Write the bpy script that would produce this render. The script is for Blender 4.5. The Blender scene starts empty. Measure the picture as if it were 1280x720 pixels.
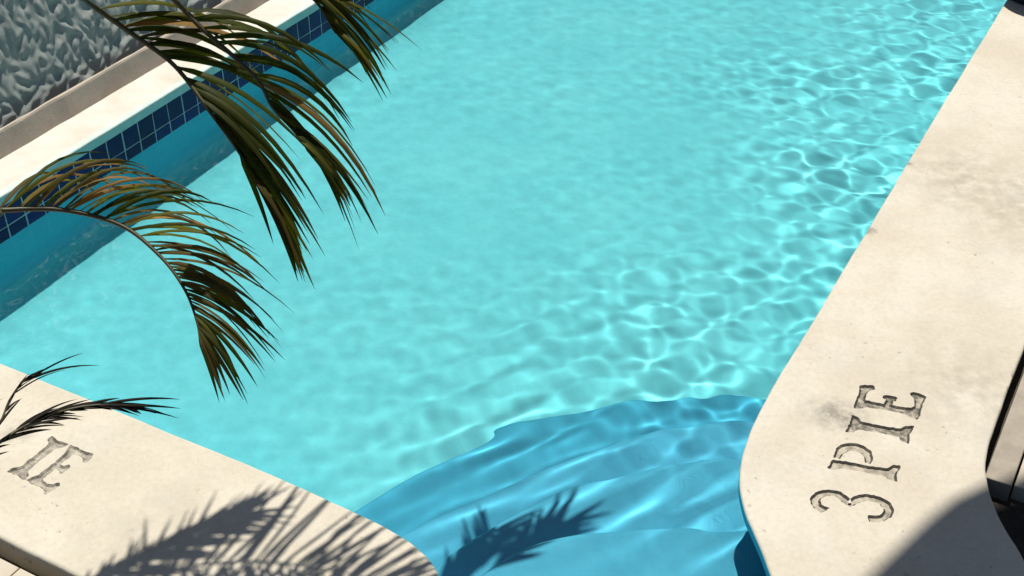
import bpy, math, random
import numpy as np
from mathutils import Vector, Matrix
from mathutils.geometry import delaunay_2d_cdt, interpolate_bezier

sc = bpy.context.scene
COL = sc.collection
R = math.radians

# ------------------------------------------------------------------ camera, sky, sun
CAM_H, PITCH, FPX = 2.8, R(36.2), 1650.0
cam = bpy.data.cameras.new('camera')
cam_o = bpy.data.objects.new('camera', cam)
COL.objects.link(cam_o)
sc.camera = cam_o
cam.sensor_width = 36
cam.lens = FPX * 36 / 1280
cam.clip_start, cam.clip_end = 0.05, 1500
cam_o.location = (0, 0, CAM_H)
cam_o.rotation_euler = (R(90) - PITCH, 0, 0)

SUN_EL, SUN_AZ = R(69), R(-3)
TO_SUN = Vector((math.sin(SUN_AZ) * math.cos(SUN_EL), math.cos(SUN_AZ) * math.cos(SUN_EL), math.sin(SUN_EL)))
world = bpy.data.worlds.new('World')
sc.world = world
world.use_nodes = True
wn = world.node_tree
sky = wn.nodes.new('ShaderNodeTexSky')
sky.sky_type = 'NISHITA'
sky.sun_disc = False
sky.sun_elevation = SUN_EL
sky.sun_rotation = SUN_AZ
wn.links.new(sky.outputs[0], wn.nodes['Background'].inputs[0])
wn.nodes['Background'].inputs[1].default_value = 0.05
sun = bpy.data.lights.new('sun', 'SUN')
sun.energy = 5.0
sun.angle = R(0.53)
sun.color = (1.0, 0.955, 0.87)
sun.cycles.is_caustics_light = True
sun_o = bpy.data.objects.new('sun', sun)
COL.objects.link(sun_o)
sun_o.rotation_euler = TO_SUN.to_track_quat('Z', 'Y').to_euler()

sc.view_settings.view_transform = 'Standard'
sc.view_settings.look = 'None'
sc.view_settings.gamma = 1
sc.view_settings.exposure = 0.22
sc.render.engine = 'CYCLES'
sc.cycles.caustics_refractive = True
sc.cycles.caustics_reflective = False
sc.cycles.use_denoising = True
sc.cycles.sample_clamp_indirect = 3
sc.cycles.max_bounces = 8

# ------------------------------------------------------------------ frame of the pool: s along it, t across it
AX = R(61.0)
S = Vector((math.cos(AX), math.sin(AX), 0))
T = Vector((math.sin(AX), -math.cos(AX), 0))


def W(s, t, z=0.0):
    return S * s + T * t + Vector((0, 0, z))


WATER_Z, FLOOR_Z = -0.190, -0.68
rng = random.Random(11)
nrg = np.random.default_rng(5)


# ------------------------------------------------------------------ helpers
def link(name, mesh, mat=None, parent=None):
    o = bpy.data.objects.new(name, mesh)
    COL.objects.link(o)
    if mat is not None and mesh is not None and not mesh.materials:
        mesh.materials.append(mat)
    if parent is not None:
        o.parent = parent
    return o


def mesh_from(name, verts, faces, smooth=False):
    m = bpy.data.meshes.new(name)
    m.from_pydata([tuple(v) for v in verts], [], [tuple(f) for f in faces])
    m.validate()
    if smooth:
        m.shade_smooth()
    m.update()
    return m


def thing(name, label, cat, loc=(0, 0, 0), group=None):
    o = bpy.data.objects.new(name, None)
    COL.objects.link(o)
    o.location = loc
    o.empty_display_size = 0.1
    tag(o, label, cat, group)
    return o


def tag(o, label=None, cat=None, group=None, kind=None):
    if label:
        o['label'] = label
    if cat:
        o['category'] = cat
    if group:
        o['group'] = group
    if kind:
        o['kind'] = kind
    return o


def catmull(pts, n=8):
    P = [np.array(p, float) for p in pts]
    P = [2 * P[0] - P[1]] + P + [2 * P[-1] - P[-2]]
    out = []
    for i in range(1, len(P) - 2):
        a, b, c, d = P[i - 1], P[i], P[i + 1], P[i + 2]
        for k in range(n):
            u = k / n
            out.append(0.5 * ((2 * b) + (c - a) * u + (2 * a - 5 * b + 4 * c - d) * u * u + (3 * b - a - 3 * c + d) * u ** 3))
    out.append(P[-2])
    return np.array(out)


def resample(pts, step):
    P = np.array(pts, float)
    d = np.r_[0, np.cumsum(np.linalg.norm(np.diff(P, axis=0), axis=1))]
    n = max(2, int(round(d[-1] / step)) + 1)
    q = np.linspace(0, d[-1], n)
    return np.stack([np.interp(q, d, P[:, k]) for k in range(P.shape[1])], 1)


def area2(P):
    x, y = P[:, 0], P[:, 1]
    return 0.5 * np.sum(x * np.roll(y, -1) - np.roll(x, -1) * y)


def offset_loop(P, d):
    """move a closed counter-clockwise loop inwards by d"""
    a = P - np.roll(P, 1, 0)
    b = np.roll(P, -1, 0) - P
    a /= np.linalg.norm(a, axis=1)[:, None] + 1e-12
    b /= np.linalg.norm(b, axis=1)[:, None] + 1e-12
    na = np.stack([-a[:, 1], a[:, 0]], 1)
    nb = np.stack([-b[:, 1], b[:, 0]], 1)
    n = na + nb
    n /= np.linalg.norm(n, axis=1)[:, None] + 1e-12
    c = np.clip(np.sum(n * na, 1), 0.5, 1)
    return P + n * (d / c)[:, None]


# ------------------------------------------------------------------ materials
class Mat:
    def __init__(s, name):
        s.m = bpy.data.materials.new(name)
        s.m.use_nodes = True
        s.nt = s.m.node_tree
        s.b = s.nt.nodes['Principled BSDF']
        s.out = s.nt.nodes['Material Output']
        s._co = None

    def n(s, t, **kw):
        x = s.nt.nodes.new('ShaderNode' + t)
        for k, v in kw.items():
            setattr(x, k, v)
        return x

    def l(s, a, b):
        s.nt.links.new(a, b)

    def co(s, kind='Object'):
        if s._co is None:
            s._co = s.n('TexCoord')
        return s._co.outputs[kind]

    def noise(s, scale, detail=5, rough=0.6, co=None, dist=0.0, stretch=None):
        x = s.n('TexNoise')
        x.inputs['Scale'].default_value = scale
        x.inputs['Detail'].default_value = detail
        x.inputs['Roughness'].default_value = rough
        x.inputs['Distortion'].default_value = dist
        v = co or s.co()
        if stretch:
            mp = s.n('Mapping')
            mp.inputs['Scale'].default_value = stretch
            s.l(v, mp.inputs['Vector'])
            v = mp.outputs[0]
        s.l(v, x.inputs['Vector'])
        return x.outputs['Fac']

    def ramp(s, fac, stops, interp='LINEAR'):
        x = s.n('ValToRGB')
        x.color_ramp.interpolation = interp
        el = x.color_ramp.elements
        while len(el) < len(stops):
            el.new(0.5)
        for e, (p, c) in zip(el, stops):
            e.position = p
            e.color = tuple(c) + (1,) if not isinstance(c, (int, float)) else (c, c, c, 1)
        s.l(fac, x.inputs[0])
        return x.outputs[0]

    def mix(s, fac, a, b, mode='MIX'):
        x = s.n('Mix', data_type='RGBA', blend_type=mode)
        for sock, v in ((x.inputs[0], fac), (x.inputs[6], a), (x.inputs[7], b)):
            if isinstance(v, (int, float)):
                sock.default_value = v
            elif isinstance(v, tuple):
                sock.default_value = v + (1,)
            else:
                s.l(v, sock)
        return x.outputs[2]

    def math(s, op, a, b=None, clamp=False):
        x = s.n('Math', operation=op, use_clamp=clamp)
        for sock, v in zip(x.inputs, (a, b)):
            if v is None:
                continue
            if isinstance(v, (int, float)):
                sock.default_value = v
            else:
                s.l(v, sock)
        return x.outputs[0]

    def bump(s, h, strength=0.3, dist=0.01, nrm=None):
        x = s.n('Bump')
        x.inputs['Strength'].default_value = strength
        x.inputs['Distance'].default_value = dist
        s.l(h, x.inputs['Height'])
        if nrm is not None:
            s.l(nrm, x.inputs['Normal'])
        s.l(x.outputs[0], s.b.inputs['Normal'])
        return x.outputs[0]

    def set(s, **kw):
        for k, v in kw.items():
            sock = s.b.inputs[k.replace('_', ' ')]
            if isinstance(v, (int, float)):
                sock.default_value = v
            elif isinstance(v, tuple):
                sock.default_value = v + (1,)
            else:
                s.l(v, sock)
        return s

    def spot(s, p, r, co=None):
        """1 at point p falling to 0 at radius r"""
        x = s.n('VectorMath', operation='DISTANCE')
        s.l(co or s.co(), x.inputs[0])
        x.inputs[1].default_value = p
        mr = s.n('MapRange')
        s.l(x.outputs['Value'], mr.inputs[0])
        mr.inputs[1].default_value = 0
        mr.inputs[2].default_value = r
        mr.inputs[3].default_value = 1
        mr.inputs[4].default_value = 0
        return mr.outputs[0]


def concrete(name, base, tan, grey, smudges=(), tans=(), teal=False):
    M = Mat(name)
    big = M.ramp(M.noise(2.2, 6, 0.62), [(0.42, base), (0.60, tan)])
    mid = M.ramp(M.noise(9, 7, 0.7, dist=0.4), [(0.48, 0.0), (0.70, 0.75)])
    c = M.mix(mid, big, tan)
    fine = M.ramp(M.noise(55, 5, 0.75), [(0.30, 0.78), (0.55, 1.0), (0.8, 1.05)])
    c = M.mix(0.55, c, fine, 'MULTIPLY')
    gb = M.ramp(M.noise(4.3, 7, 0.7, dist=0.6), [(0.52, 0.0), (0.72, 0.27)])
    c = M.mix(gb, c, tuple(0.5 * (v + 0.30) * f for v, f in zip(base, (0.98, 1.0, 1.04))))
    # dark flecks and worn streaks
    fl = M.ramp(M.noise(38, 3, 0.5, stretch=(1, 1, 1)), [(0.665, 0.0), (0.70, 1.0)])
    patch = M.ramp(M.noise(3.1, 3, 0.5), [(0.48, 0.0), (0.62, 1.0)])
    c = M.mix(M.math('MULTIPLY', M.math('MULTIPLY', fl, patch), 0.55), c, grey)
    for p, r, a in smudges:
        n = M.ramp(M.noise(26, 5, 0.65), [(0.35, 0.1), (0.62, 1.0)])
        k = M.math('MULTIPLY', M.math('POWER', M.spot(p, r), 0.9), n)
        c = M.mix(M.math('MULTIPLY', k, a, clamp=True), c, grey)
    for p, r, a in tans:
        n = M.ramp(M.noise(14, 6, 0.65), [(0.38, 0.0), (0.62, 1.0)])
        k = M.math('MULTIPLY', M.spot(p, r), n)
        c = M.mix(M.math('MULTIPLY', k, a, clamp=True), c, tuple(v * 0.72 for v in tan))
    M.set(Base_Color=c, Roughness=0.85, Specular_IOR_Level=0.25)
    h = M.mix(0.35, M.noise(120, 4, 0.7), M.noise(16, 5, 0.6))
    M.bump(h, 0.35, 0.004)
    return M


CREAM, CREAM_T, GREY_D = (0.545, 0.505, 0.425), (0.485, 0.435, 0.35), (0.17, 0.155, 0.13)
m_coping_r = concrete('cream concrete coping', CREAM, CREAM_T, GREY_D,
                      smudges=[(tuple(W(3.255, -0.60)), 0.10, 0.85), (tuple(W(3.24, -0.66)), 0.10, 0.6),
                               (tuple(W(4.33, -0.84)), 0.035, 1.6), (tuple(W(4.9, -0.85)), 0.03, 1.4)],
                      tans=[(tuple(W(4.90, -0.62)), 0.35, 1.0), (tuple(W(4.75, -0.30)), 0.4, 1.0), (tuple(W(3.6, -0.28)), 0.35, 0.8)])
m_coping_e = concrete('pale concrete coping', (0.56, 0.515, 0.425), (0.50, 0.455, 0.365), GREY_D,
                      smudges=[(tuple(W(1.93, -2.83)), 0.07, 0.7)],
                      tans=[(tuple(W(1.75, -2.1)), 0.35, 0.6)])


def left_coping_mat():
    M = Mat('white coping with teal paint lip')
    c = M.ramp(M.noise(5, 6, 0.65), [(0.40, (0.59, 0.565, 0.505)), (0.68, (0.50, 0.46, 0.385))])
    sep = M.n('VectorMath', operation='DOT_PRODUCT')
    M.l(M.co(), sep.inputs[0])
    sep.inputs[1].default_value = tuple(T)
    z = M.n('SeparateXYZ')
    M.l(M.co(), z.inputs[0])
    nz = M.math('MULTIPLY', M.math('SUBTRACT', M.noise(42, 5, 0.75), 0.5), 0.075)
    e = M.math('ADD', M.math('ADD', sep.outputs['Value'], 3.966), nz)
    drip = M.math('MULTIPLY', e, 60, clamp=True)
    down = M.math('MULTIPLY', M.math('SUBTRACT', -0.012, z.outputs['Z']), 200, clamp=True)
    front = M.math('MULTIPLY', M.math('ADD', sep.outputs['Value'], 4.0), 500, clamp=True)
    teal = M.ramp(M.noise(22, 4, 0.6), [(0.35, (0.42, 0.58, 0.53)), (0.7, (0.58, 0.66, 0.61))])
    c = M.mix(M.math('MULTIPLY', drip, 0.8), c, teal)
    c = M.mix(M.math('MULTIPLY', down, front), c, teal)
    M.set(Base_Color=c, Roughness=0.8, Specular_IOR_Level=0.3)
    M.bump(M.mix(0.5, M.noise(90, 4, 0.7), M.noise(20, 4, 0.6)), 0.4, 0.005)
    return M


m_coping_l = left_coping_mat()


def taupe_mat():
    M = Mat('taupe cement curb')
    c = M.ramp(M.noise(7, 6, 0.65), [(0.35, (0.36, 0.30, 0.24)), (0.65, (0.45, 0.39, 0.32))])
    st = M.ramp(M.noise(30, 4, 0.6), [(0.66, 0.0), (0.74, 1.0)])
    pt = M.ramp(M.noise(2.4, 2), [(0.5, 0.0), (0.6, 1.0)])
    c = M.mix(M.math('MULTIPLY', st, pt), c, (0.20, 0.21, 0.14))
    M.set(Base_Color=c, Roughness=0.9)
    M.bump(M.noise(70, 5, 0.7), 0.4, 0.004)
    return M


m_taupe = taupe_mat()


def stucco_mat():
    M = Mat('grey trowelled stucco')
    c = M.ramp(M.noise(3, 5, 0.6), [(0.35, (0.24, 0.28, 0.265)), (0.65, (0.33, 0.34, 0.315))])
    M.set(Base_Color=c, Roughness=0.62, Specular_IOR_Level=0.35)
    M.bump(M.noise(60, 4, 0.6), 0.25, 0.004)
    return M


m_stucco = stucco_mat()


def paint_mat(name, a, b, scale=2.5):
    M = Mat(name)
    c = M.ramp(M.noise(scale, 5, 0.6), [(0.35, a), (0.68, b)])
    c = M.mix(0.5, c, M.ramp(M.noise(40, 4, 0.7), [(0.3, 0.88), (0.6, 1.0)]), 'MULTIPLY')
    M.set(Base_Color=c, Roughness=0.85, Specular_IOR_Level=0.2)
    return M


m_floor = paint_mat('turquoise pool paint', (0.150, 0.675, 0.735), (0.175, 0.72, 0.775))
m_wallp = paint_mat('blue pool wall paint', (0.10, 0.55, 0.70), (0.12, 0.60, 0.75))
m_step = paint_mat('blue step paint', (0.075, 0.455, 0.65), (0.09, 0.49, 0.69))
m_step_dimmed = paint_mat('blue step paint dimmed for depth', (0.045, 0.37, 0.53), (0.055, 0.40, 0.57))  # lowest tread: step blue darkened to stand for light lost in deeper water


def tile_mat():
    M = Mat('cobalt glazed tile')
    oi = M.n('ObjectInfo')
    c = M.ramp(oi.outputs['Random'], [(0.0, (0.005, 0.006, 0.055)), (0.5, (0.007, 0.009, 0.085)), (1.0, (0.009, 0.013, 0.13))])
    c = M.mix(M.math('MULTIPLY', M.noise(18, 4), 0.35), c, (0.012, 0.018, 0.08))
    M.set(Base_Color=c, Roughness=0.22, Specular_IOR_Level=0.16)
    M.bump(M.noise(25, 3), 0.12, 0.003)
    return M


m_tile = tile_mat()


def simple(name, a, b, scale=8, rough=0.85, bump=0.3, dist=0.006):
    M = Mat(name)
    c = M.ramp(M.noise(scale, 6, 0.65), [(0.35, a), (0.68, b)])
    M.set(Base_Color=c, Roughness=rough)
    M.bump(M.noise(scale * 6, 5, 0.7), bump, dist)
    return M


m_grout = simple('pale grout', (0.40, 0.45, 0.47), (0.56, 0.58, 0.57), 30)
m_soil = simple('dark earth', (0.022, 0.018, 0.012), (0.05, 0.042, 0.03), 20, bump=0.8, dist=0.02)
m_joint = simple('dark joint filler', (0.045, 0.036, 0.026), (0.085, 0.07, 0.05), 25, bump=0.7, dist=0.01)
m_paver = simple('tan paver', (0.42, 0.365, 0.285), (0.50, 0.445, 0.355), 7)
m_kerb = simple('worn taupe kerb', (0.25, 0.215, 0.17), (0.33, 0.29, 0.235), 14)
m_ground = simple('dry ground', (0.30, 0.26, 0.20), (0.40, 0.35, 0.27), 1.5)
m_black = simple('black plastic pot', (0.012, 0.013, 0.016), (0.02, 0.02, 0.024), 10, rough=0.45, bump=0.1)
m_stone = simple('grey stone', (0.16, 0.18, 0.18), (0.24, 0.26, 0.25), 10)
m_roof = simple('roof plaster', (0.45, 0.42, 0.38), (0.55, 0.52, 0.47), 3)
m_cane = simple('palm cane', (0.10, 0.12, 0.04), (0.17, 0.17, 0.07), 12)


def letter_mat(name, dark, lite, thr):
    M = Mat(name)
    c = M.ramp(M.noise(34, 6, 0.7), [(thr - 0.10, dark), (thr + 0.10, lite)])
    M.set(Base_Color=c, Roughness=0.9)
    M.bump(M.noise(90, 4, 0.7), 0.6, 0.006)
    return M


m_letter = letter_mat('stained letter bed', (0.11, 0.10, 0.08), (0.42, 0.375, 0.30), 0.53)
m_letter_pale = letter_mat('worn letter bed', (0.19, 0.17, 0.135), (0.43, 0.385, 0.305), 0.46)
m_letter_worn = letter_mat('rubbed letter bed', (0.21, 0.19, 0.155), (0.44, 0.40, 0.33), 0.52)
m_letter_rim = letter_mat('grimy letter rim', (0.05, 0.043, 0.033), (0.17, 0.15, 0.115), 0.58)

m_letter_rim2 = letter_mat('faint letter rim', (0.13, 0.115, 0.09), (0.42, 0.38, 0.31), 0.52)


def leaf_mat(name, c0, c1, c2, trans):
    M = Mat(name)
    oi = M.n('ObjectInfo')
    c = M.ramp(oi.outputs['Random'], [(0.0, c0), (0.6, c1), (1.0, c2)])
    st = M.ramp(M.noise(5, 4, 0.6), [(0.35, 0.65), (0.7, 1.2)])
    c = M.mix(1.0, c, st, 'MULTIPLY')
    M.set(Base_Color=c, Roughness=0.55, Specular_IOR_Level=0.18)
    tr = M.n('BsdfTranslucent')
    M.l(M.mix(1.0, c, trans, 'MULTIPLY'), tr.inputs['Color'])
    ms = M.n('MixShader')
    ms.inputs[0].default_value = 0.5
    M.l(M.b.outputs[0], ms.inputs[1])
    M.l(tr.outputs[0], ms.inputs[2])
    M.l(ms.outputs[0], M.out.inputs['Surface'])
    return M


m_leaf = leaf_mat('dark green palm leaf', (0.034, 0.044, 0.006), (0.062, 0.070, 0.009), (0.16, 0.145, 0.018), (1.6, 1.7, 0.8))
m_leaf_br = leaf_mat('browning palm leaf', (0.080, 0.058, 0.020), (0.13, 0.098, 0.028), (0.07, 0.075, 0.016), (1.5, 1.1, 0.6))
m_leaf_or = leaf_mat('dry orange palm leaf', (0.30, 0.17, 0.045), (0.36, 0.22, 0.07), (0.24, 0.15, 0.05), (1.2, 0.9, 0.5))
m_leaf_dk = leaf_mat('withered dark palm leaf', (0.018, 0.015, 0.012), (0.03, 0.024, 0.018), (0.024, 0.022, 0.016), (1.0, 0.9, 0.7))
m_rachis = simple('palm leaf stalk', (0.035, 0.035, 0.010), (0.075, 0.06, 0.018), 12, rough=0.5, bump=0.1)


def water_mat():
    M = Mat('clear pool water')
    M.set(Base_Color=(1.0, 1.0, 1.0), Roughness=0.0, IOR=1.333, Transmission_Weight=1.0)
    return M


m_water = water_mat()

# ------------------------------------------------------------------ outlines (s, t)
END_IN = catmull([(2.150, -3.93), (2.152, -3.4), (2.158, -2.9), (2.164, -2.5), (2.168, -2.1), (2.160, -1.75),
                  (2.150, -1.586), (2.128, -1.478), (2.082, -1.391), (2.01, -1.335), (1.88, -1.30), (1.5, -1.28), (1.1, -1.28)], 6)
END_OUT = catmull([(1.585, -4.5), (1.585, -3.2), (1.584, -2.55), (1.581, -2.2), (1.56, -2.05), (1.48, -1.95), (1.35, -1.90), (1.1, -1.88)], 6)
RIGHT_IN = catmull([(9.0, -0.85), (6.7, -0.852), (4.9, -0.853), (3.7, -0.848), (3.4, -0.847), (3.205, -0.845), (3.02, -0.832), (2.86, -0.797),
                    (2.737, -0.739), (2.635, -0.665), (2.515, -0.573), (2.0, -0.22), (1.1, 0.38)], 6)
RIGHT_OUT = catmull([(9.0, -0.17), (6.0, -0.172), (3.9, -0.174), (3.67, -0.175), (3.47, -0.174), (3.289, -0.163), (3.18, -0.137), (3.063, -0.082),
                     (2.986, -0.029), (2.913, 0.026), (2.3, 0.44), (1.1, 1.24)], 6)
LEFT_T = -3.93


def jitter(P, amp, seed):
    r = np.random.default_rng(seed)
    P = resample(P, 0.035)
    n = len(P)
    k = np.convolve(r.normal(0, 1, n + 8), np.ones(5) / 5, 'same')[4:4 + n] * amp
    k += np.convolve(r.normal(0, 1, n + 60), np.ones(31) / 31, 'same')[30:30 + n] * amp * 2.5
    d = np.gradient(P, axis=0)
    d /= np.linalg.norm(d, axis=1)[:, None]
    nrm = np.stack([-d[:, 1], d[:, 0]], 1)
    k[0] = k[-1] = 0
    return P + nrm * k[:, None]


# swimming pool: the thing that owns basin, steps, copings, tiles
pool = thing('swimming_pool', 'turquoise swimming pool with cream concrete coping and blue corner steps', 'swimming pool')


def slab(name, loop, mats, parent, z0=0.0, thick=0.10, bev=0.016, holes=(), paint=None, pn=0):
    """slab with a rounded top edge; holes are letter loops cut through the top"""
    P = np.array(loop, float)
    painted = set(range(pn - 1))
    if area2(P) < 0:
        P = P[::-1]
        painted = {len(P) - 2 - i for i in painted}
    rings = [(0.0, -thick), (0.0, -bev)]
    for k in range(1, 5):
        a = k / 4 * math.pi / 2
        rings.append((bev * (1 - math.cos(a)), -bev * (1 - math.sin(a))))
    verts, faces, n = [], [], len(P)
    for d, z in rings:
        Q = offset_loop(P, d) if d else P
        verts += [(q[0], q[1], z0 + z) for q in Q]
    for k in range(len(rings) - 1):
        for i in range(n):
            j = (i + 1) % n
            faces.append((k * n + i, k * n + j, (k + 1) * n + j, (k + 1) * n + i))
    nb = len(faces)
    top0 = (len(rings) - 1) * n
    pts = [Vector(v[:2]) for v in verts[top0:]]
    loops = [list(range(n))]
    for h in holes:
        h = np.array(h)
        if area2(h) < 0:
            h = h[::-1]
        i0 = len(pts)
        pts += [Vector(p) for p in h]
        loops.append(list(range(i0, i0 + len(h))))
    v2, _, f2, _, _, of = delaunay_2d_cdt(pts, [], loops, 1, 1e-6)
    # reuse ring vertices for the outer loop
    idx = {}
    for i, v in enumerate(v2):
        best = None
        for j in range(n):
            if abs(pts[j].x - v.x) < 1e-6 and abs(pts[j].y - v.y) < 1e-6:
                best = top0 + j
                break
        if best is None:
            verts.append((v.x, v.y, z0))
            best = len(verts) - 1
        idx[i] = best
    for f, o in zip(f2, of):
        if any(k > 0 for k in o):
            continue
        faces.append(tuple(idx[i] for i in f))
    V = [W(a, b, c) for a, b, c in verts]
    F = [tuple(reversed(f)) for f in faces]          # the (s, t) frame is left-handed
    m = mesh_from(name, V, F)
    for k, p in enumerate(m.polygons):
        p.use_smooth = n <= k < nb
    m.materials.append(mats.m)
    if paint is not None:
        m.materials.append(paint.m)
        for k, p in enumerate(m.polygons):
            if k < 2 * n and k % n in painted:
                p.material_index = 1
    return link(name, m, None, parent)


# ---- stamped letters, as loops in letter space (x along reading, y up, cap height 1)
def stroke(pts, w):
    P = catmull(pts, 5)
    d = np.gradient(P, axis=0)
    d /= np.linalg.norm(d, axis=1)[:, None]
    nrm = np.stack([-d[:, 1], d[:, 0]], 1)
    wv = np.interp(np.linspace(0, 1, len(P)), np.linspace(0, 1, len(w)), w)[:, None] / 2
    return np.r_[P + nrm * wv, (P - nrm * wv)[::-1]]


GL_I = [np.array([(0.0, 0.0), (0.22, 0.03), (0.44, 0.0), (0.42, 0.12), (0.32, 0.19), (0.31, 0.5), (0.32, 0.81), (0.42, 0.88), (0.44, 1.0),
                  (0.22, 0.97), (0.0, 1.0), (0.02, 0.88), (0.12, 0.81), (0.13, 0.5), (0.12, 0.19), (0.02, 0.12)])]
GL_E = [np.array([(0.0, 0.02), (0.12, 0.0), (0.40, 0.01), (0.60, -0.02), (0.66, 0.08), (0.68, 0.20), (0.60, 0.25), (0.53, 0.17), (0.42, 0.135),
                  (0.27, 0.14), (0.25, 0.30), (0.25, 0.45), (0.36, 0.445), (0.38, 0.40), (0.47, 0.41), (0.48, 0.52), (0.47, 0.62), (0.38, 0.63), (0.36, 0.57),
                  (0.25, 0.56), (0.25, 0.70), (0.26, 0.86), (0.42, 0.865), (0.52, 0.83), (0.56, 0.77), (0.66, 0.79), (0.64, 0.92), (0.60, 1.02),
                  (0.40, 0.99), (0.12, 1.0), (0.0, 0.99), (0.03, 0.88), (0.09, 0.80), (0.10, 0.5), (0.09, 0.20), (0.03, 0.12)])]
GL_P = [np.array([(0.0, 0.0), (0.22, 0.03), (0.44, 0.0), (0.42, 0.12), (0.30, 0.18), (0.27, 0.5), (0.28, 0.82), (0.26, 0.98), (0.0, 1.0),
                  (0.02, 0.88), (0.08, 0.81), (0.09, 0.5), (0.08, 0.19), (0.02, 0.12)]),
        stroke([(0.31, 0.915), (0.45, 0.92), (0.62, 0.86), (0.69, 0.73), (0.64, 0.58), (0.50, 0.49), (0.33, 0.475)], [0.10, 0.13, 0.19, 0.22, 0.19, 0.13, 0.10])]
GL_3 = [stroke([(0.02, 0.80), (0.10, 0.93), (0.30, 0.985), (0.50, 0.90), (0.54, 0.75), (0.44, 0.61), (0.30, 0.535), (0.47, 0.47), (0.60, 0.34),
                (0.58, 0.15), (0.42, 0.03), (0.22, 0.02), (0.07, 0.12), (0.03, 0.24)],
               [0.20, 0.15, 0.13, 0.16, 0.18, 0.15, 0.09, 0.15, 0.19, 0.19, 0.15, 0.13, 0.16, 0.20])]


def place(loops, o, ex, ey, sx, sy):
    """letter space -> (s, t): origin o, reading direction ex, up direction ey"""
    out = []
    for L in loops:
        Q = o + np.outer(L[:, 0] * sx, ex) + np.outer(L[:, 1] * sy, ey)
        Q = resample(np.r_[Q, Q[:1]], 0.009)[:-1]
        out.append(Q + nrg.normal(0, 0.0011, Q.shape))
    return out


def letter_obj(loops, mat_floor, mat_rim, parent, label, depth=0.007, ins=0.0065):
    verts, faces, mi = [], [], []
    for L in loops:
        P = L if area2(L) > 0 else L[::-1]
        Q = offset_loop(P, ins)
        n, b = len(P), len(verts)
        verts += [(p[0], p[1], 0.0) for p in P] + [(q[0], q[1], -depth) for q in Q]
        for i in range(n):
            j = (i + 1) % n
            faces.append((b + i, b + n + i, b + n + j, b + j))
            mi.append(1)
        v2, _, f2, _, _, _ = delaunay_2d_cdt([Vector(q) for q in Q], [], [list(range(n))], 1, 1e-6)
        b2 = len(verts)
        verts += [(v.x, v.y, -depth) for v in v2]
        for f in f2:
            faces.append(tuple(reversed([b2 + i for i in f])))
            mi.append(0)
    m = mesh_from('letter', [W(*v) for v in verts], faces)
    m.materials.append(mat_floor.m)
    m.materials.append(mat_rim.m)
    for p, k in zip(m.polygons, mi):
        p.material_index = k
    o = link('stamped_letter', m, None, parent)
    o['label'] = label
    return o


eS, eT = np.array([1.0, 0.0]), np.array([0.0, 1.0])


def rot2(v, a):
    c, s = math.cos(a), math.sin(a)
    return np.array([c * v[0] - s * v[1], s * v[0] + c * v[1]])


# right coping: reads along +s, tops of the letters towards the water (-t)
CAP = 0.205
right_letters = []
for gl, o, a, sx, sy, mat, lab in (
        (GL_3, (2.865, -0.352), -0.087, 0.150, 0.215, m_letter_pale, 'worn numeral 3 pressed into the coping'),
        (GL_P, (3.045, -0.372), -0.087, 0.175, 0.205, m_letter_pale, 'faded letter P pressed into the coping'),
        (GL_I, (3.228, -0.385), -0.087, 0.20, 0.195, m_letter, 'stained letter I pressed into the coping'),
        (GL_E, (3.350, -0.388), -0.087, 0.205, 0.205, m_letter, 'dark stained letter E pressed into the coping')):
    right_letters.append((place(gl, np.array(o), rot2(eS, a), rot2(-eT, a - 0.14), sx, sy), mat, lab))
# end coping: reads along +t, tops towards the water (+s)
end_letters = []
for gl, o, a, sx, sy, mat, lab in (
        (GL_I, (1.785, -2.735), 0.02, 0.17, 0.185, m_letter_worn, 'rubbed letter I pressed into the coping'),
        (GL_E, (1.785, -2.655), 0.02, 0.155, 0.185, m_letter_worn, 'rubbed letter E pressed into the coping')):
    end_letters.append((place(gl, np.array(o), rot2(eT, a), rot2(eS, a), sx, sy), mat, lab))

cop_r = slab('coping', np.r_[jitter(RIGHT_IN, 0.0022, 1), jitter(RIGHT_OUT, 0.003, 2)[::-1]], m_coping_r, pool, thick=0.035, bev=0.010, paint=m_wallp, pn=len(jitter(RIGHT_IN, 0.0022, 1)),
             holes=[l for ls, _, _ in right_letters for l in ls])
cop_r['label'] = 'wide cream coping stamped with dark depth lettering'
cop_e = slab('coping', np.r_[jitter(END_IN, 0.0022, 3), jitter(END_OUT, 0.003, 4)[::-1]], m_coping_e, pool, bev=0.012, paint=m_wallp, pn=len(jitter(END_IN, 0.0022, 3)),
             holes=[l for ls, _, _ in end_letters for l in ls])
cop_e['label'] = 'pale end coping under the palm shadow'
for ls, mt, lab in right_letters:
    letter_obj(ls, mt, m_letter_rim, cop_r, lab)
for ls, mt, lab in end_letters:
    letter_obj(ls, mt, m_letter_rim2, cop_e, lab)
LIN = jitter(np.array([(1.6, LEFT_T + 0.005), (9.6, LEFT_T + 0.005)]), 0.002, 6)
cop_l = slab('coping', np.r_[LIN, [(9.6, -4.16), (1.6, -4.16)]], m_coping_l, pool, z0=0.001, thick=0.045, bev=0.008)
cop_l['label'] = 'narrow white coping with teal painted lip'
cop_f = slab('coping', [(9.003, -0.17), (9.6, -0.17), (9.6, -3.92), (9.003, -3.92)], m_coping_e, pool)
cop_b = slab('coping', [(1.097, -1.88), (0.5, -1.88), (0.5, 1.24), (1.097, 1.24)], m_coping_e, pool)

# ---- basin: wall and floor
def side_off(P, d):
    g = np.gradient(P, axis=0)
    g /= np.linalg.norm(g, axis=1)[:, None] + 1e-12
    q = np.stack([-g[:, 1], g[:, 0]], 1)
    q *= np.sign(q[:, 1:2] + 1e-9)
    return P + q * d


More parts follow.
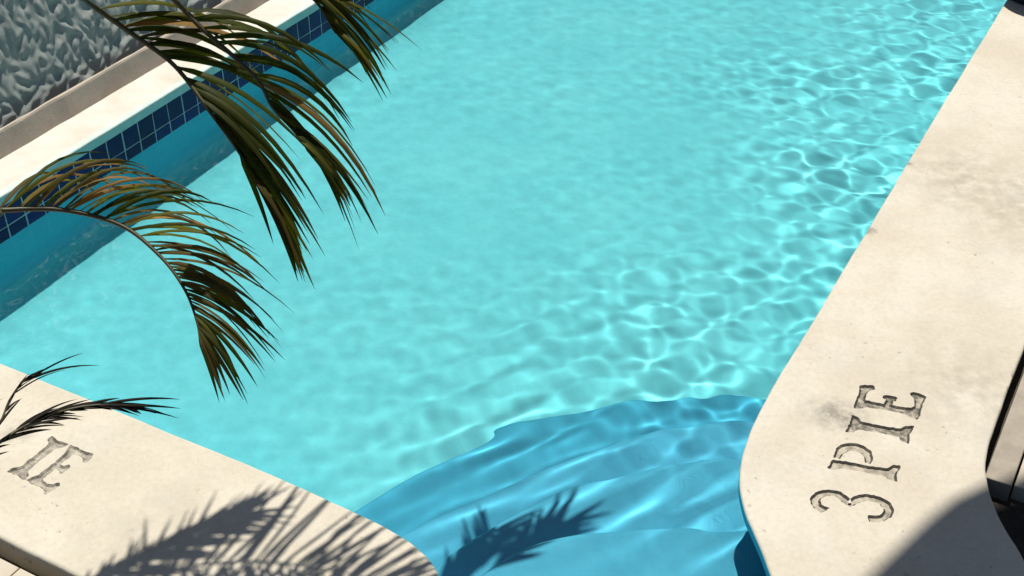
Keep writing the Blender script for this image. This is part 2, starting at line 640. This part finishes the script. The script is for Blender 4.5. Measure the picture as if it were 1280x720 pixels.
basin = np.r_[resample(np.array([(9.01, LEFT_T - 0.012), (2.138, LEFT_T - 0.012)]), 0.15), END_IN[1:] + [(-0.014, 0)] * (len(END_IN) - 1),
              side_off(RIGHT_IN[::-1], 0.10)]
basin = np.array([p for i, p in enumerate(basin) if i == 0 or np.linalg.norm(p - basin[i - 1]) > 1e-4])
if area2(basin) < 0:
    basin = basin[::-1]
n = len(basin)
CV = 0.26
prof = [(0.0, -0.035), (0.0, -0.35), (0.0, FLOOR_Z + CV)]
for k in range(1, 7):
    a = k / 6 * math.pi / 2
    prof.append((CV * (1 - math.cos(a)), FLOOR_Z + CV * (1 - math.sin(a))))
# the long left wall gets a wide cove, simple offset profile for all
verts, faces = [], []
for d, z in prof:
    Q = basin if d == 0 else offset_loop(basin, d)
    verts += [W(q[0], q[1], z) for q in Q]
for k in range(len(prof) - 1):
    for i in range(n):
        j = (i + 1) % n
        faces.append((k * n + i, k * n + j, (k + 1) * n + j, (k + 1) * n + i))
m = mesh_from('wall', verts, faces, smooth=True)
m.materials.append(m_wallp.m)
m.materials.append(m_floor.m)
wall = link('basin_wall', m, None, pool)
for p in m.polygons:
    p.material_index = 1 if p.index >= 4 * n else 0
FLB = offset_loop(basin, 0.02)
gx = np.array([(0.9, -4.2), (9.3, -4.2), (9.3, 1.3), (0.9, 1.3)])
m = mesh_from('floor', [W(p[0], p[1], FLOOR_Z + 0.001) for p in gx], [(0, 1, 2, 3)])
floor = link('basin_floor', m, m_floor.m, pool)

# ---- corner steps, each a slab with a curved nose
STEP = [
    ([(1.0, -1.9), (1.7, -2.2), (2.3, -2.14), (2.62, -2.035), (2.85, -1.955), (3.05, -1.865), (3.22, -1.765), (3.40, -1.60), (3.545, -1.435), (3.66, -1.29), (3.75, -1.16), (3.83, -1.0), (3.95, -0.70), (4.0, -0.3)], -0.615, m_step_dimmed),
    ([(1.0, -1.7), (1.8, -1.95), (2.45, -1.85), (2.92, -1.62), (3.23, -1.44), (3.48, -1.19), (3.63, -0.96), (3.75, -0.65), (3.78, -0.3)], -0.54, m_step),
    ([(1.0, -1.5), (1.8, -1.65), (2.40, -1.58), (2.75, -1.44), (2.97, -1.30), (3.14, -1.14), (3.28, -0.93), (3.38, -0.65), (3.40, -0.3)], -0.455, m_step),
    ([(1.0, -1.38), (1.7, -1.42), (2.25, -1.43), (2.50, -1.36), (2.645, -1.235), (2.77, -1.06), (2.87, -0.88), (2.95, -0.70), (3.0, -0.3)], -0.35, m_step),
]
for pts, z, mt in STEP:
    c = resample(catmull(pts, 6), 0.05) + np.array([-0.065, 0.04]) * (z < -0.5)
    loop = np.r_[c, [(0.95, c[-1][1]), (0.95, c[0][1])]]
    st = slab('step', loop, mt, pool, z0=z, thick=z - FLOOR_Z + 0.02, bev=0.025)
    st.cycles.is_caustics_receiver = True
for o in (wall, floor):
    o.cycles.is_caustics_receiver = True

# ---- waterline tiles on the far wall: bed with single tiles
TW = 0.098
BED_T = LEFT_T - 0.004
s0, s1 = 1.9, 9.0
v = [W(s0, BED_T, -0.044), W(s1, BED_T, -0.044), W(s1, BED_T, -0.205), W(s0, BED_T, -0.205),
     W(s0, BED_T - 0.02, -0.044), W(s1, BED_T - 0.02, -0.044), W(s1, BED_T - 0.02, -0.205), W(s0, BED_T - 0.02, -0.205)]
bed = link('tile_bed', mesh_from('tile_bed', v, [(0, 1, 2, 3), (3, 2, 6, 7), (0, 4, 5, 1)]), m_grout.m, pool)


def tile_mesh():
    a, b, d, c = TW / 2 - 0.0042, TW / 2 - 0.0056, 0.0022, 0.0008
    V = []
    for h, dep in ((a, -0.001), (a, d - c), (b, d)):
        for x, z in ((-h, -h), (h, -h), (h, h), (-h, h)):
            V.append(S * x + T * dep + Vector((0, 0, z)))
    F = []
    for k in (0, 4):
        for i in range(4):
            j = (i + 1) % 4
            F.append((k + i, k + 4 + i, k + 4 + j, k + j))
    F.append((8, 11, 10, 9))
    m = mesh_from('tile', V, F)
    m.materials.append(m_tile.m)
    return m


tm = tile_mesh()
for row in range(2):
    for k in range(int((s1 - s0) / TW) - 1):
        s = s0 + 0.02 + TW * (k + 0.5)
        if s > 7.6:
            break
        o = link('tile', tm, None, bed)
        o.location = W(s + rng.uniform(-1, 1) * 0.0010, BED_T + rng.uniform(0, 0.0012), -0.045 - (TW * 0.5 if row == 0 else TW * 1.31) + rng.uniform(-1, 1) * 0.0008)
        o.scale.z = 1.0 if row == 0 else 0.62
        o.rotation_euler = (rng.uniform(-1, 1) * 0.010, rng.uniform(-1, 1) * 0.012, rng.uniform(-1, 1) * 0.012)

# ------------------------------------------------------------------ water
ds = 0.0086
ss = np.arange(1.05, 9.02, ds)
tt = np.arange(-3.945, 0.52, ds)
SS, TT = np.meshgrid(ss, tt, indexing='ij')
Z = np.zeros_like(SS)
Zl = np.zeros_like(SS)
wr = np.random.default_rng(21)
for i in range(70):                      # short crossing ripples
    lam = math.exp(wr.uniform(math.log(0.06), math.log(0.24)))
    k = 2 * math.pi / lam
    a, ph = wr.uniform(0, 2 * math.pi), wr.uniform(0, 2 * math.pi)
    Z += 0.00040 * (lam / 0.17) ** 1.65 * np.sin(k * (SS * math.cos(a) + TT * math.sin(a)) + ph)
for i in range(16):                      # longer swell running along the pool
    lam = wr.uniform(0.4, 1.1)
    k = 2 * math.pi / lam
    a, ph = wr.normal(1.2, 0.5), wr.uniform(0, 2 * math.pi)
    Zl += 0.0009 * (lam / 0.6) ** 1.2 * np.sin(k * (SS * math.cos(a) + TT * math.sin(a)) + ph)
Zd = np.zeros_like(SS)
for i in range(16):                      # crests drawn out across the steps
    lam = wr.uniform(0.09, 0.19)
    k = 2 * math.pi / lam
    a, ph = -1.08 + wr.normal(0, 0.20), wr.uniform(0, 2 * math.pi)
    Zd += 0.00085 * (lam / 0.15) ** 1.8 * np.sin(k * (SS * math.cos(a) + TT * math.sin(a)) + ph)
near = 1 / (1 + np.exp((SS - 3.35 + 0.15 * np.sin(TT * 4)) * 6)) / (1 + np.exp(-(TT + 1.95) * 6))
# calmer towards the far wall
calm = 0.10 + 0.90 / (1 + np.exp(-(TT + 1.52 + 0.22 * np.sin(SS * 2.3)) * 3.6))
patch = 0.82 + 0.30 * np.sin(SS * 2.9 + 0.6 + TT) * np.sin(TT * 3.1 + SS * 0.9) + 0.18 * np.sin(SS * 6.1 - TT * 4.0)
Z = WATER_Z + Z * calm * patch * (1 - 0.72 * near) + Zl * (0.22 + 0.38 * calm) + Zd * near * np.clip((SS - 2.35) / 0.7, 0.12, 1)


def inside(px, py, poly):
    r = np.zeros(px.shape, bool)
    j = len(poly) - 1
    for i in range(len(poly)):
        xi, yi = poly[i]
        xj, yj = poly[j]
        c = ((yi > py) != (yj > py)) & (px < (xj - xi) * (py - yi) / (yj - yi + 1e-12) + xi)
        r ^= c
        j = i
    return r


big = offset_loop(basin, -0.02)
Cin = inside(SS[:-1, :-1] + ds / 2, TT[:-1, :-1] + ds / 2, big)
idx = np.arange(SS.size).reshape(SS.shape)
F = np.stack([idx[:-1, :-1], idx[:-1, 1:], idx[1:, 1:], idx[1:, :-1]], -1)[Cin]
used = np.unique(F)
remap = -np.ones(SS.size, int)
remap[used] = np.arange(len(used))
co3 = SS.ravel()[used, None] * np.array(S) + TT.ravel()[used, None] * np.array(T)
co3[:, 2] += Z.ravel()[used]
m = mesh_from('water', co3.tolist(), remap[F].tolist(), smooth=True)
water = link('water', m, m_water.m)
tag(water, 'clear rippled pool water', kind='structure')
water.cycles.is_caustics_caster = True

# ------------------------------------------------------------------ ground, joints, paving
hole = np.r_[END_OUT[END_OUT[:, 1] > -4.1], [(0.52, -1.88), (0.52, 1.24)], RIGHT_OUT[::-1], [(9.58, -0.17), (9.58, -4.14), (1.60, -4.14)]]
if area2(hole) < 0:
    hole = hole[::-1]
big_sq = np.array([(-250, -250), (250, -250), (250, 250), (-250, 250)], float)
pts = [Vector(p) for p in big_sq] + [Vector(p) for p in hole]
v2, _, f2, _, _, of = delaunay_2d_cdt(pts, [], [list(range(4)), list(range(4, 4 + len(hole)))], 1, 1e-6)
Fg = [tuple(reversed(f)) for f, o in zip(f2, of) if 1 not in o]
ground = link('ground', mesh_from('ground', [W(v.x, v.y, -0.09) for v in v2], Fg), m_joint.m)
tag(ground, kind='structure')


def block(name, s0, s1, t0, t1, z0, z1, mat, parent, bev=0.004):
    o = slab(name, [(s0, t0), (s1, t0), (s1, t1), (s0, t1)], mat, parent, z0=z1, thick=z1 - z0, bev=bev)
    return o


paving = link('paving', mesh_from('paving', [W(-3, -6, -0.086), W(1.50, -6, -0.086), W(1.50, -1.9, -0.086), W(-3, -1.9, -0.086)], [(3, 2, 1, 0)]), m_joint.m)
tag(paving, kind='structure')
pr_ = random.Random(4)
for i in range(3):
    for j in range(6):
        a = 1.541 - 0.405 * (i + 1)
        b = -2.02 - 0.405 * (j + 1) - (0.11 if i % 2 else 0)
        block('paving_slab', a, a + 0.400, b, b + 0.400, -0.085, -0.012 + pr_.uniform(-0.003, 0.003), m_paver, paving)
side = link('paving', mesh_from('paving', [W(3.20, -0.13, -0.086), W(8, -0.13, -0.086), W(8, 3, -0.086), W(3.20, 3, -0.086)], [(3, 2, 1, 0)]), m_joint.m)
tag(side, kind='structure')
s = 3.215
while s < 7.5:
    block('kerb_stone', s, s + 0.595, -0.148, -0.068, -0.085, -0.018 + pr_.uniform(-0.003, 0.003), m_kerb, side)
    s += 0.60
for i in range(8):
    for j in range(3):
        a, b = 3.235 + 0.405 * i, -0.062 + 0.405 * j
        block('paving_slab', a, a + 0.401, b, b + 0.401, -0.085, -0.030 + pr_.uniform(-0.003, 0.003), m_paver, side)

# ------------------------------------------------------------------ curb and stucco wall behind the left coping
cs_ = np.arange(1.6, 9.61, 0.08)
V, F = [], []
for k, q in enumerate(cs_):
    w = rng.gauss(0, 0.0012)
    for t, z in ((-4.143, -0.04), (-4.143 + w, 0.0), (-4.172 + w, 0.092), (-4.177 + w, 0.099), (-4.184, 0.101), (-4.192, 0.098), (-4.192, -0.04)):
        V.append(W(q, t, z + (rng.gauss(0, 0.0012) if z > 0.05 else 0)))
    if k:
        for i in range(6):
            a, b = (k - 1) * 7 + i, k * 7 + i
            F.append((a, b, b + 1, a + 1))
cb = link('cement_curb', mesh_from('cement_curb', V, F), m_taupe.m)
tag(cb, 'low taupe cement curb running between white coping and stucco wall', 'curb')

hs = 0.0075
gs = np.arange(2.3, 7.4, hs)
gz = np.arange(0.0, 1.15, hs)
GS, GZ = np.meshgrid(gs, gz, indexing='ij')
H = np.full_like(GS, 0.004)
sr = np.random.default_rng(9)
for i in range(4600):
    cs, cz = sr.uniform(2.2, 7.5), sr.uniform(-0.05, 1.2)
    L, Wd, hh = sr.uniform(0.035, 0.080), sr.uniform(0.014, 0.027), sr.uniform(0.014, 0.032)
    ang = R(90) + sr.normal(-0.25, 0.55) if cz > 0.13 else sr.normal(0.35, 0.35)
    i0, i1 = np.searchsorted(gs, [cs - 0.11, cs + 0.11])
    j0, j1 = np.searchsorted(gz, [cz - 0.11, cz + 0.11])
    if i1 <= i0 or j1 <= j0:
        continue
    x, y = GS[i0:i1, j0:j1] - cs, GZ[i0:i1, j0:j1] - cz
    bend = sr.normal(0, 4)
    p = (x * math.cos(ang) + y * math.sin(ang)) / L
    q = (-x * math.sin(ang) + y * math.cos(ang) + bend * (p * L) ** 2) / Wd
    r2 = p * p + q * q
    prof_h = hh * np.clip(1 - r2, 0, None) ** 1.15 * (0.55 + 0.6 * np.clip((p + 1) / 2, 0, 1) ** 1.5)
    H[i0:i1, j0:j1] = np.maximum(H[i0:i1, j0:j1], prof_h)
for k in range(1):
    H[1:-1, 1:-1] = 0.4 * H[1:-1, 1:-1] + 0.15 * (H[2:, 1:-1] + H[:-2, 1:-1] + H[1:-1, 2:] + H[1:-1, :-2])
idx = np.arange(GS.size).reshape(GS.shape)
F = np.stack([idx[:-1, :-1], idx[1:, :-1], idx[1:, 1:], idx[:-1, 1:]], -1).reshape(-1, 4)
WT = -4.212
LEAN = 0.36
co3 = GS.ravel()[:, None] * np.array(S) + (WT + H.ravel() - 0.012 - LEAN * GZ.ravel())[:, None] * np.array(T)
co3[:, 2] += GZ.ravel()
swall = thing('stucco_wall', 'rough grey trowelled stucco wall behind the low curb', 'wall', tuple(W(4.8, WT - 0.1, -0.09)))
core = slab('wall_core', [(2.2, WT - 0.44), (7.6, WT - 0.44), (7.6, WT - 0.58), (2.2, WT - 0.58)], m_stucco, swall, z0=1.145, thick=1.25, bev=0.01)
face = link('stucco_coat', mesh_from('stucco_coat', co3.tolist(), F.tolist(), smooth=True), m_stucco.m, swall)
for o in (core, face):
    o.matrix_parent_inverse = Matrix.Translation(-swall.location)


# ------------------------------------------------------------------ lathe helper, pot, stone
def lathe(name, prof, seg, mat, parent=None, loc=(0, 0, 0)):
    V, F = [], []
    for r, z in prof:
        for k in range(seg):
            a = 2 * math.pi * k / seg
            V.append((r * math.cos(a), r * math.sin(a), z))
    for i in range(len(prof) - 1):
        for k in range(seg):
            j = (k + 1) % seg
            F.append((i * seg + k, i * seg + j, (i + 1) * seg + j, (i + 1) * seg + k))
    F.append(tuple(reversed(range(seg))))
    F.append(tuple((len(prof) - 1) * seg + k for k in range(seg)))
    m = mesh_from(name, V, F)
    for p in m.polygons:
        p.use_smooth = len(p.vertices) == 4
    o = link(name, m, mat.m, parent)
    o.location = loc
    return o


pot = thing('plant_pot', 'black round plastic pot standing on the far cream coping', 'pot', tuple(W(6.875, -0.735, 0.0)))
lathe('pot_body', [(0.135, 0.0), (0.150, 0.006), (0.158, 0.05), (0.185, 0.26), (0.165, 0.262), (0.16, 0.22)], 40, m_black, pot)
lathe('rim', [(0.182, 0.235), (0.200, 0.238), (0.203, 0.265), (0.198, 0.272), (0.168, 0.272), (0.166, 0.24)], 40, m_black, pot)
lathe('soil', [(0.163, 0.20), (0.163, 0.225), (0.1, 0.235), (0.03, 0.238)], 24, m_soil, pot)


def boulder(name, r, loc, seed, mat, sc3=(1, 1, 0.7)):
    q = np.random.default_rng(seed)
    ph = q.uniform(0, 6, 9)
    V, F, nu, nv = [], [], 20, 12
    for j in range(nv + 1):
        th = math.pi * j / nv
        for i in range(nu):
            a = 2 * math.pi * i / nu
            d = np.array([math.sin(th) * math.cos(a), math.sin(th) * math.sin(a), math.cos(th)])
            k = r * (1 + 0.10 * math.sin(2.3 * d[0] * 2 + ph[0]) + 0.08 * math.sin(5 * d[1] + ph[1]) + 0.06 * math.sin(6 * d[2] + ph[2]))
            V.append(tuple(d * k * np.array(sc3)))
    for j in range(nv):
        for i in range(nu):
            F.append((j * nu + i, (j + 1) * nu + i, (j + 1) * nu + (i + 1) % nu, j * nu + (i + 1) % nu))
    m = mesh_from(name, V, F, smooth=True)
    o = link(name, m, mat.m)
    o.location = loc
    return o


# planting bed in the shade beside the wide coping
bedm = mesh_from('planting_bed', [W(3.205, -0.15, -0.084), W(3.205, 2.2, -0.084), W(1.3, 2.2, -0.084), W(1.3, 1.2, -0.084), W(2.93, 0.05, -0.084), W(3.1, -0.09, -0.084)], [(0, 1, 2, 3, 4, 5)])
bed2 = link('planting_bed', bedm, m_soil.m)
tag(bed2, kind='structure')
st = boulder('garden_stone', 0.085, tuple(W(3.115, 0.115, -0.06)), 3, m_stone)
tag(st, 'rounded grey stone lying in the shaded soil beside the coping', 'stone')


# ------------------------------------------------------------------ palms
def px(x, y, z):
    """point at height z that lies under this place of the view"""
    fw = Vector((0, math.cos(PITCH), -math.sin(PITCH)))
    up = Vector((0, math.sin(PITCH), math.cos(PITCH)))
    d = Vector((1, 0, 0)) * ((x - 640) / FPX) + fw - up * ((y - 360) / FPX)
    return Vector((0, 0, CAM_H)) + d * ((z - CAM_H) / d.z)


def tube(pts, r0, r1, seg=6):
    V, F = [], []
    n = len(pts)
    for i, p in enumerate(pts):
        t = (pts[min(i + 1, n - 1)] - pts[max(i - 1, 0)]).normalized()
        a = t.orthogonal().normalized() if i == 0 else (a - t * a.dot(t)).normalized()
        b = t.cross(a)
        r = r0 + (r1 - r0) * i / (n - 1)
        for k in range(seg):
            an = 2 * math.pi * k / seg
            V.append(p + a * (r * math.cos(an)) + b * (r * math.sin(an)))
    for i in range(n - 1):
        for k in range(seg):
            j = (k + 1) % seg
            F.append((i * seg + k, i * seg + j, (i + 1) * seg + j, (i + 1) * seg + k))
    F.append(tuple(reversed(range(seg))))
    F.append(tuple((n - 1) * seg + k for k in range(seg)))
    return V, F


def leaflet_mesh(pts, width, face, fold=0.35, w_prof=None):
    """a folded blade along pts; face is the direction its upper side looks"""
    n = len(pts)
    V, F = [], []
    for i, p in enumerate(pts):
        u = i / (n - 1)
        t = (pts[min(i + 1, n - 1)] - pts[max(i - 1, 0)]).normalized()
        side = t.cross(face)
        if side.length < 1e-4:
            side = t.orthogonal()
        side.normalize()
        up = side.cross(t).normalized()
        w = width * (min(1, 0.35 + u * 4.5) * (1 - u ** 2.6) ** 0.9 if w_prof is None else w_prof(u)) + 0.0006
        V += [p + side * (w / 2) - up * (w * fold / 2), p + up * (w * fold / 2), p - side * (w / 2) - up * (w * fold / 2)]
    for i in range(n - 1):
        a = i * 3
        F += [(a, a + 1, a + 4, a + 3), (a + 1, a + 2, a + 5, a + 4)]
    return mesh_from('leaflet', V, F, smooth=True)


CAM_R = Vector((1, 0, 0))
CAM_U = Vector((0, math.sin(PITCH), math.cos(PITCH)))
CAM_B = Vector((0, -math.cos(PITCH), math.sin(PITCH)))


def img_dir(deg, depth=0.0):
    a = R(deg)
    return (CAM_R * math.cos(a) + CAM_U * math.sin(a) + CAM_B * depth).normalized()


def frond(palm, stalk, sides, n, length, width, ang, droop, mats, seed, u0=0.08, label=None, r0=0.008, tip=None, lenvar=0.18, nseg=8, sweep=0.0):
    """stalk: world points; sides: two directions the leaflets lean to; ang(u): opening angle; droop: sag"""
    r = random.Random(seed)
    C = [Vector(p) for p in catmull(stalk, 8)]
    V, F = tube(C, r0, r0 * 0.25)
    fr = link('frond', mesh_from('frond', V, F, smooth=True), m_rachis.m, palm)
    fr.matrix_parent_inverse = Matrix.Translation(-palm.location)
    if label:
        fr['label'] = label
    for sd, side in enumerate(sides):
        for i in range(n):
            u = u0 + (1 - u0) * (i + 0.5 * sd * 0.9) / n
            u = min(u + r.uniform(-0.3, 0.3) / n, 0.995)
            f = u * (len(C) - 1)
            k = min(int(f), len(C) - 2)
            b = C[k].lerp(C[k + 1], f - k)
            tg = (C[k + 1] - C[k]).normalized()
            sdv = side(u) if callable(side) else side
            sdv = (sdv - tg * sdv.dot(tg)).normalized()
            a = R(ang(u) + r.gauss(0, 4))
            d = tg * math.cos(a) + sdv * math.sin(a)
            L = length(u) * (1 + r.gauss(0, lenvar * 0.6))
            dr = droop * (0.75 + 0.5 * r.random())
            pts = []
            curl = Vector((r.gauss(0, 0.05), r.gauss(0, 0.05), r.gauss(0, 0.03)))
            for q in range(nseg + 1):
                w = q / nseg
                pts.append(b + d * (L * (w - 0.22 * dr * w * w)) + (Vector((0, 0, -1)) * dr + curl) * (L * w * w * 0.8))
            face = (Vector((0, 0, 1)) * 0.8 + CAM_B * 0.25 + Vector((r.gauss(0, 0.35), r.gauss(0, 0.35), 0))).normalized()
            mt = mats(u, sd, r)
            m = leaflet_mesh(pts, width * r.uniform(0.8, 1.15), face, 0.25 + 0.3 * r.random())
            o = link('leaflet', m, mt.m, fr)
    return fr


def cane(palm, a, b, r0, r1):
    mid = (Vector(a) + Vector(b)) / 2 + Vector((0.05, -0.05, 0))
    C = [Vector(p) for p in catmull([a, mid, b], 6)]
    V, F = tube(C, r0, r1, 10)
    o = link('stem', mesh_from('stem', V, F, smooth=True), m_cane.m, palm)
    o.matrix_parent_inverse = Matrix.Translation(-palm.location)


G = -0.09
tallp = thing('areca_palm', 'tall palm with dark green drooping fronds hanging over the blue tiled pool edge', 'palm', tuple(W(1.42, -4.02, G)), 'palms beside the pool')
lowp = thing('areca_palm', 'low palm with one arching olive and brown frond curving over the turquoise water', 'palm', tuple(W(1.25, -3.55, G)), 'palms beside the pool')
TB, LB = tallp.location.copy(), lowp.location.copy()
crown_t = TB + Vector((0.05, 0.15, 2.05))
crown_l = LB + Vector((0.1, 0.1, 1.05))
for dx, dy, k in ((0.0, 0.0, 1.0), (0.08, -0.06, 0.9), (-0.08, 0.07, 0.94)):
    cane(tallp, TB + Vector((dx, dy, 0)), TB + (crown_t - TB) * k + Vector((dx, dy, 0)), 0.035, 0.02)
youngp = thing('areca_palm', 'small withered palm whose thin dark fronds reach over the lettered end coping', 'palm', (-1.86, 1.62, G), 'palms beside the pool')
YB = youngp.location.copy()
crown_y = YB + Vector((0.05, 0.06, 0.80))
cane(youngp, YB, crown_y, 0.02, 0.012)
for dx, dy, k in ((0.0, 0.0, 1.0), (0.07, 0.05, 0.8)):
    cane(lowp, LB + Vector((dx, dy, 0)), LB + (crown_l - LB) * k + Vector((dx, dy, 0)), 0.03, 0.016)


def mat_green(u, sd, r):
    x = r.random()
    return m_leaf_or if x < 0.035 else m_leaf_br if x < 0.12 else m_leaf


def mat_brown(u, sd, r):
    x = r.random()
    return m_leaf_or if (x < 0.16 and u < 0.5) else m_leaf_br if x < 0.62 else m_leaf


# overlapping fronds hanging in from the tall palm
frond(tallp, [crown_t, px(10, -70, 1.95), px(100, -4, 1.72), px(165, 42, 1.60), px(218, 82, 1.52), px(265, 143, 1.44), px(296, 186, 1.36), px(323, 228, 1.30), px(338, 255, 1.26)],
      [img_dir(42, 0.25), img_dir(24, -0.30)], 25, lambda u: 0.345 * (1 - 0.66 * max(0, (u - 0.45) / 0.55)), 0.0165,
      lambda u: 54 - 48 * min(1, max(0, (u - 0.34) / 0.40)), 0.62, mat_green, 31, u0=0.30, label='long dark green frond with fused drooping leaflets')
frond(tallp, [crown_t + Vector((0.05, 0.05, 0.05)), px(110, -90, 2.0), px(212, -5, 1.74), px(255, 38, 1.66), px(318, 95, 1.58), px(340, 133, 1.52), px(364, 160, 1.48), px(384, 184, 1.45)],
      [img_dir(34, 0.3), img_dir(14, -0.3)], 17, lambda u: 0.335 * (1 - 0.66 * max(0, (u - 0.45) / 0.55)), 0.0145,
      lambda u: 62 - 50 * min(1, max(0, (u - 0.36) / 0.5)), 0.78, mat_green, 32, u0=0.36, label='upper dark green frond with a pale midrib')
frond(tallp, [crown_t + Vector((0.08, 0.1, 0.08)), px(180, -130, 2.05), px(290, -62, 1.86), px(352, -34, 1.80), px(395, 2, 1.74), px(420, 42, 1.69)],
      [img_dir(25, 0.3), img_dir(-20, -0.2)], 13, lambda u: 0.22 * (1 - 0.45 * max(0, (u - 0.5) / 0.5)), 0.011,
      lambda u: 46 - 22 * u, 0.6, mat_green, 37, u0=0.5, label='short thin leafed frond tip')
# the arching brown one
frond(lowp, [crown_l, px(-60, 268, 1.24), px(0, 263, 1.22), px(75, 262, 1.20), px(150, 281, 1.16), px(200, 320, 1.11), px(231, 362, 1.06), px(246, 402, 1.01), px(250, 428, 0.98)],
      [lambda u: img_dir(112 - 100 * u, 0.3), lambda u: img_dir(66 - 55 * u, -0.4)], 36, lambda u: 0.385 * (1 - 0.78 * max(0, (u - 0.40) / 0.60)), 0.0105,
      lambda u: 52 - 4 * u - 30 * max(0, (u - 0.8) / 0.2), 0.72, mat_brown, 33, u0=0.24, label='arching olive and brown frond with comb like leaflets')
# the withered ones over the end coping
dk = lambda u, sd, r: m_leaf_dk
frond(youngp, [crown_y, px(-90, 620, 0.86), px(-5, 556, 0.83), px(40, 528, 0.82), px(85, 512, 0.80), px(125, 506, 0.79), px(160, 509, 0.77)],
      [img_dir(80, 0.2), img_dir(-25, -0.2)], 22, lambda u: 0.14 * (1 - 0.5 * u), 0.0085,
      lambda u: 15 - 8 * u, 0.26, dk, 34, u0=0.25, label='withered dark frond', r0=0.0055, lenvar=0.9)
frond(youngp, [crown_y + Vector((0, 0, 0.03)), px(-80, 610, 0.88), px(-8, 540, 0.87), px(12, 500, 0.86), px(30, 476, 0.85), px(52, 466, 0.84)],
      [img_dir(60, 0.2), img_dir(-10, -0.2)], 5, lambda u: 0.10, 0.006,
      lambda u: 20 - 8 * u, 0.25, dk, 39, u0=0.45, label='thin withered strand', r0=0.004, lenvar=0.8)
# higher fronds of the tall palm whose shadows fall on the coping and the steps
SH = TO_SUN / TO_SUN.z


def over(x, y, h, z0=0.0):
    return px(x, y, z0) + SH * (h - z0)


def swell(u):
    return min(1.0, 0.25 + max(0, u - 0.33) / 0.36) * (1 - 0.6 * max(0, (u - 0.68) / 0.32))


UPW = Vector((0.12, 1.0, 0.05))
frond(tallp, [crown_t + Vector((0.0, 0.02, 0.1)), over(-90, 830, 2.0), over(80, 760, 1.92), over(200, 715, 1.86), over(320, 702, 1.80), over(440, 718, 1.76), over(530, 742, 1.72)],
      [UPW, -UPW + Vector((0.3, 0, 0))], 42, lambda u: 0.37 * swell(u), 0.0165,
      lambda u: 72 - 14 * u, 0.03, mat_green, 35, u0=0.33, label='long level frond', lenvar=0.08)
frond(tallp, [crown_t + Vector((0.0, 0.06, 0.12)), over(-70, 840, 2.05), over(70, 760, 1.98), over(170, 705, 1.92), over(250, 665, 1.86), over(310, 640, 1.82)],
      [UPW + Vector((0.8, 0, 0)), -UPW + Vector((1.0, 0, 0))], 36, lambda u: 0.24 * (1 - 0.3 * u), 0.017,
      lambda u: 50 - 18 * u, 0.03, mat_green, 36, u0=0.38, label='second level frond', lenvar=0.1)
frond(tallp, [crown_t + Vector((0.0, -0.02, 0.08)), over(-60, 860, 1.95), over(120, 800, 1.90), over(260, 762, 1.84), over(400, 756, 1.80), over(540, 765, 1.76)],
      [UPW + Vector((0.2, 0, 0)), -UPW], 38, lambda u: 0.33 * (1 - 0.3 * u), 0.017,
      lambda u: 62 - 14 * u, 0.03, mat_green, 41, u0=0.36, label='third level frond', lenvar=0.1)
frond(tallp, [crown_t + Vector((0.1, 0.0, 0.16)), over(260, 860, 2.0), over(430, 810, 1.9, -0.35), over(590, 735, 1.8, -0.35), over(655, 688, 1.75, -0.35), over(698, 652, 1.72, -0.35)],
      [Vector((0.3, -1, 0)), Vector((-0.3, 1, 0))], 16, lambda u: 0.21, 0.030,
      lambda u: 36 - 14 * u, 0.05, mat_green, 38, u0=0.60, label='frond with broad joined leaflets')
frond(tallp, [crown_t + Vector((0.1, 0.04, 0.12)), over(250, 860, 1.95), over(450, 815, 1.85, -0.35), over(545, 750, 1.78, -0.35), over(592, 708, 1.75, -0.35), over(622, 655, 1.72, -0.35)],
      [Vector((-1, 0.2, 0)), Vector((0.6, 1, 0))], 20, lambda u: 0.21, 0.024,
      lambda u: 50 - 14 * u, 0.05, mat_green, 40, u0=0.60, label='frond with a fan of narrow leaflets')

# ------------------------------------------------------------------ unseen roof, added and shaped to cast the lower right shade
RH = 6.2
off = SH * RH
eave = catmull([(0.30, 1.75), (0.78, 2.26), (0.98, 2.47), (1.12, 2.61), (1.26, 2.74), (1.42, 2.84), (2.2, 3.25), (3.6, 3.85)], 5)
E3 = [Vector((p[0] + off.x, p[1] + off.y, RH)) for p in eave]
A, B = E3[0], E3[-1]
dr = (B - A).normalized()
nr = Vector((dr.y, -dr.x, 0))
roof = thing('shade_roof', 'unseen flat roof on posts added to cast shade over the planting bed', 'roof', (A.x, A.y, G))
q = E3 + [B + nr * 3.0, A + nr * 3.0]
k = len(q)
V = list(q) + [p + Vector((0, 0, 0.18)) for p in q]
FR = [tuple(range(k)), tuple(reversed(range(k, 2 * k)))] + [(i, i + k, (i + 1) % k + k, (i + 1) % k) for i in range(k)]
o = link('shade_slab', mesh_from('shade_slab', V, FR), m_roof.m, roof)
o.matrix_parent_inverse = Matrix.Translation(-roof.location)
for p in (B + nr * 0.5, B + nr * 2.8, A + nr * 2.8):
    V, F = tube([Vector((p.x, p.y, G)), Vector((p.x, p.y, 2)), Vector((p.x, p.y, RH + 0.01))], 0.09, 0.09, 12)
    o = link('post', mesh_from('post', V, F), m_roof.m, roof)
    o.matrix_parent_inverse = Matrix.Translation(-roof.location)
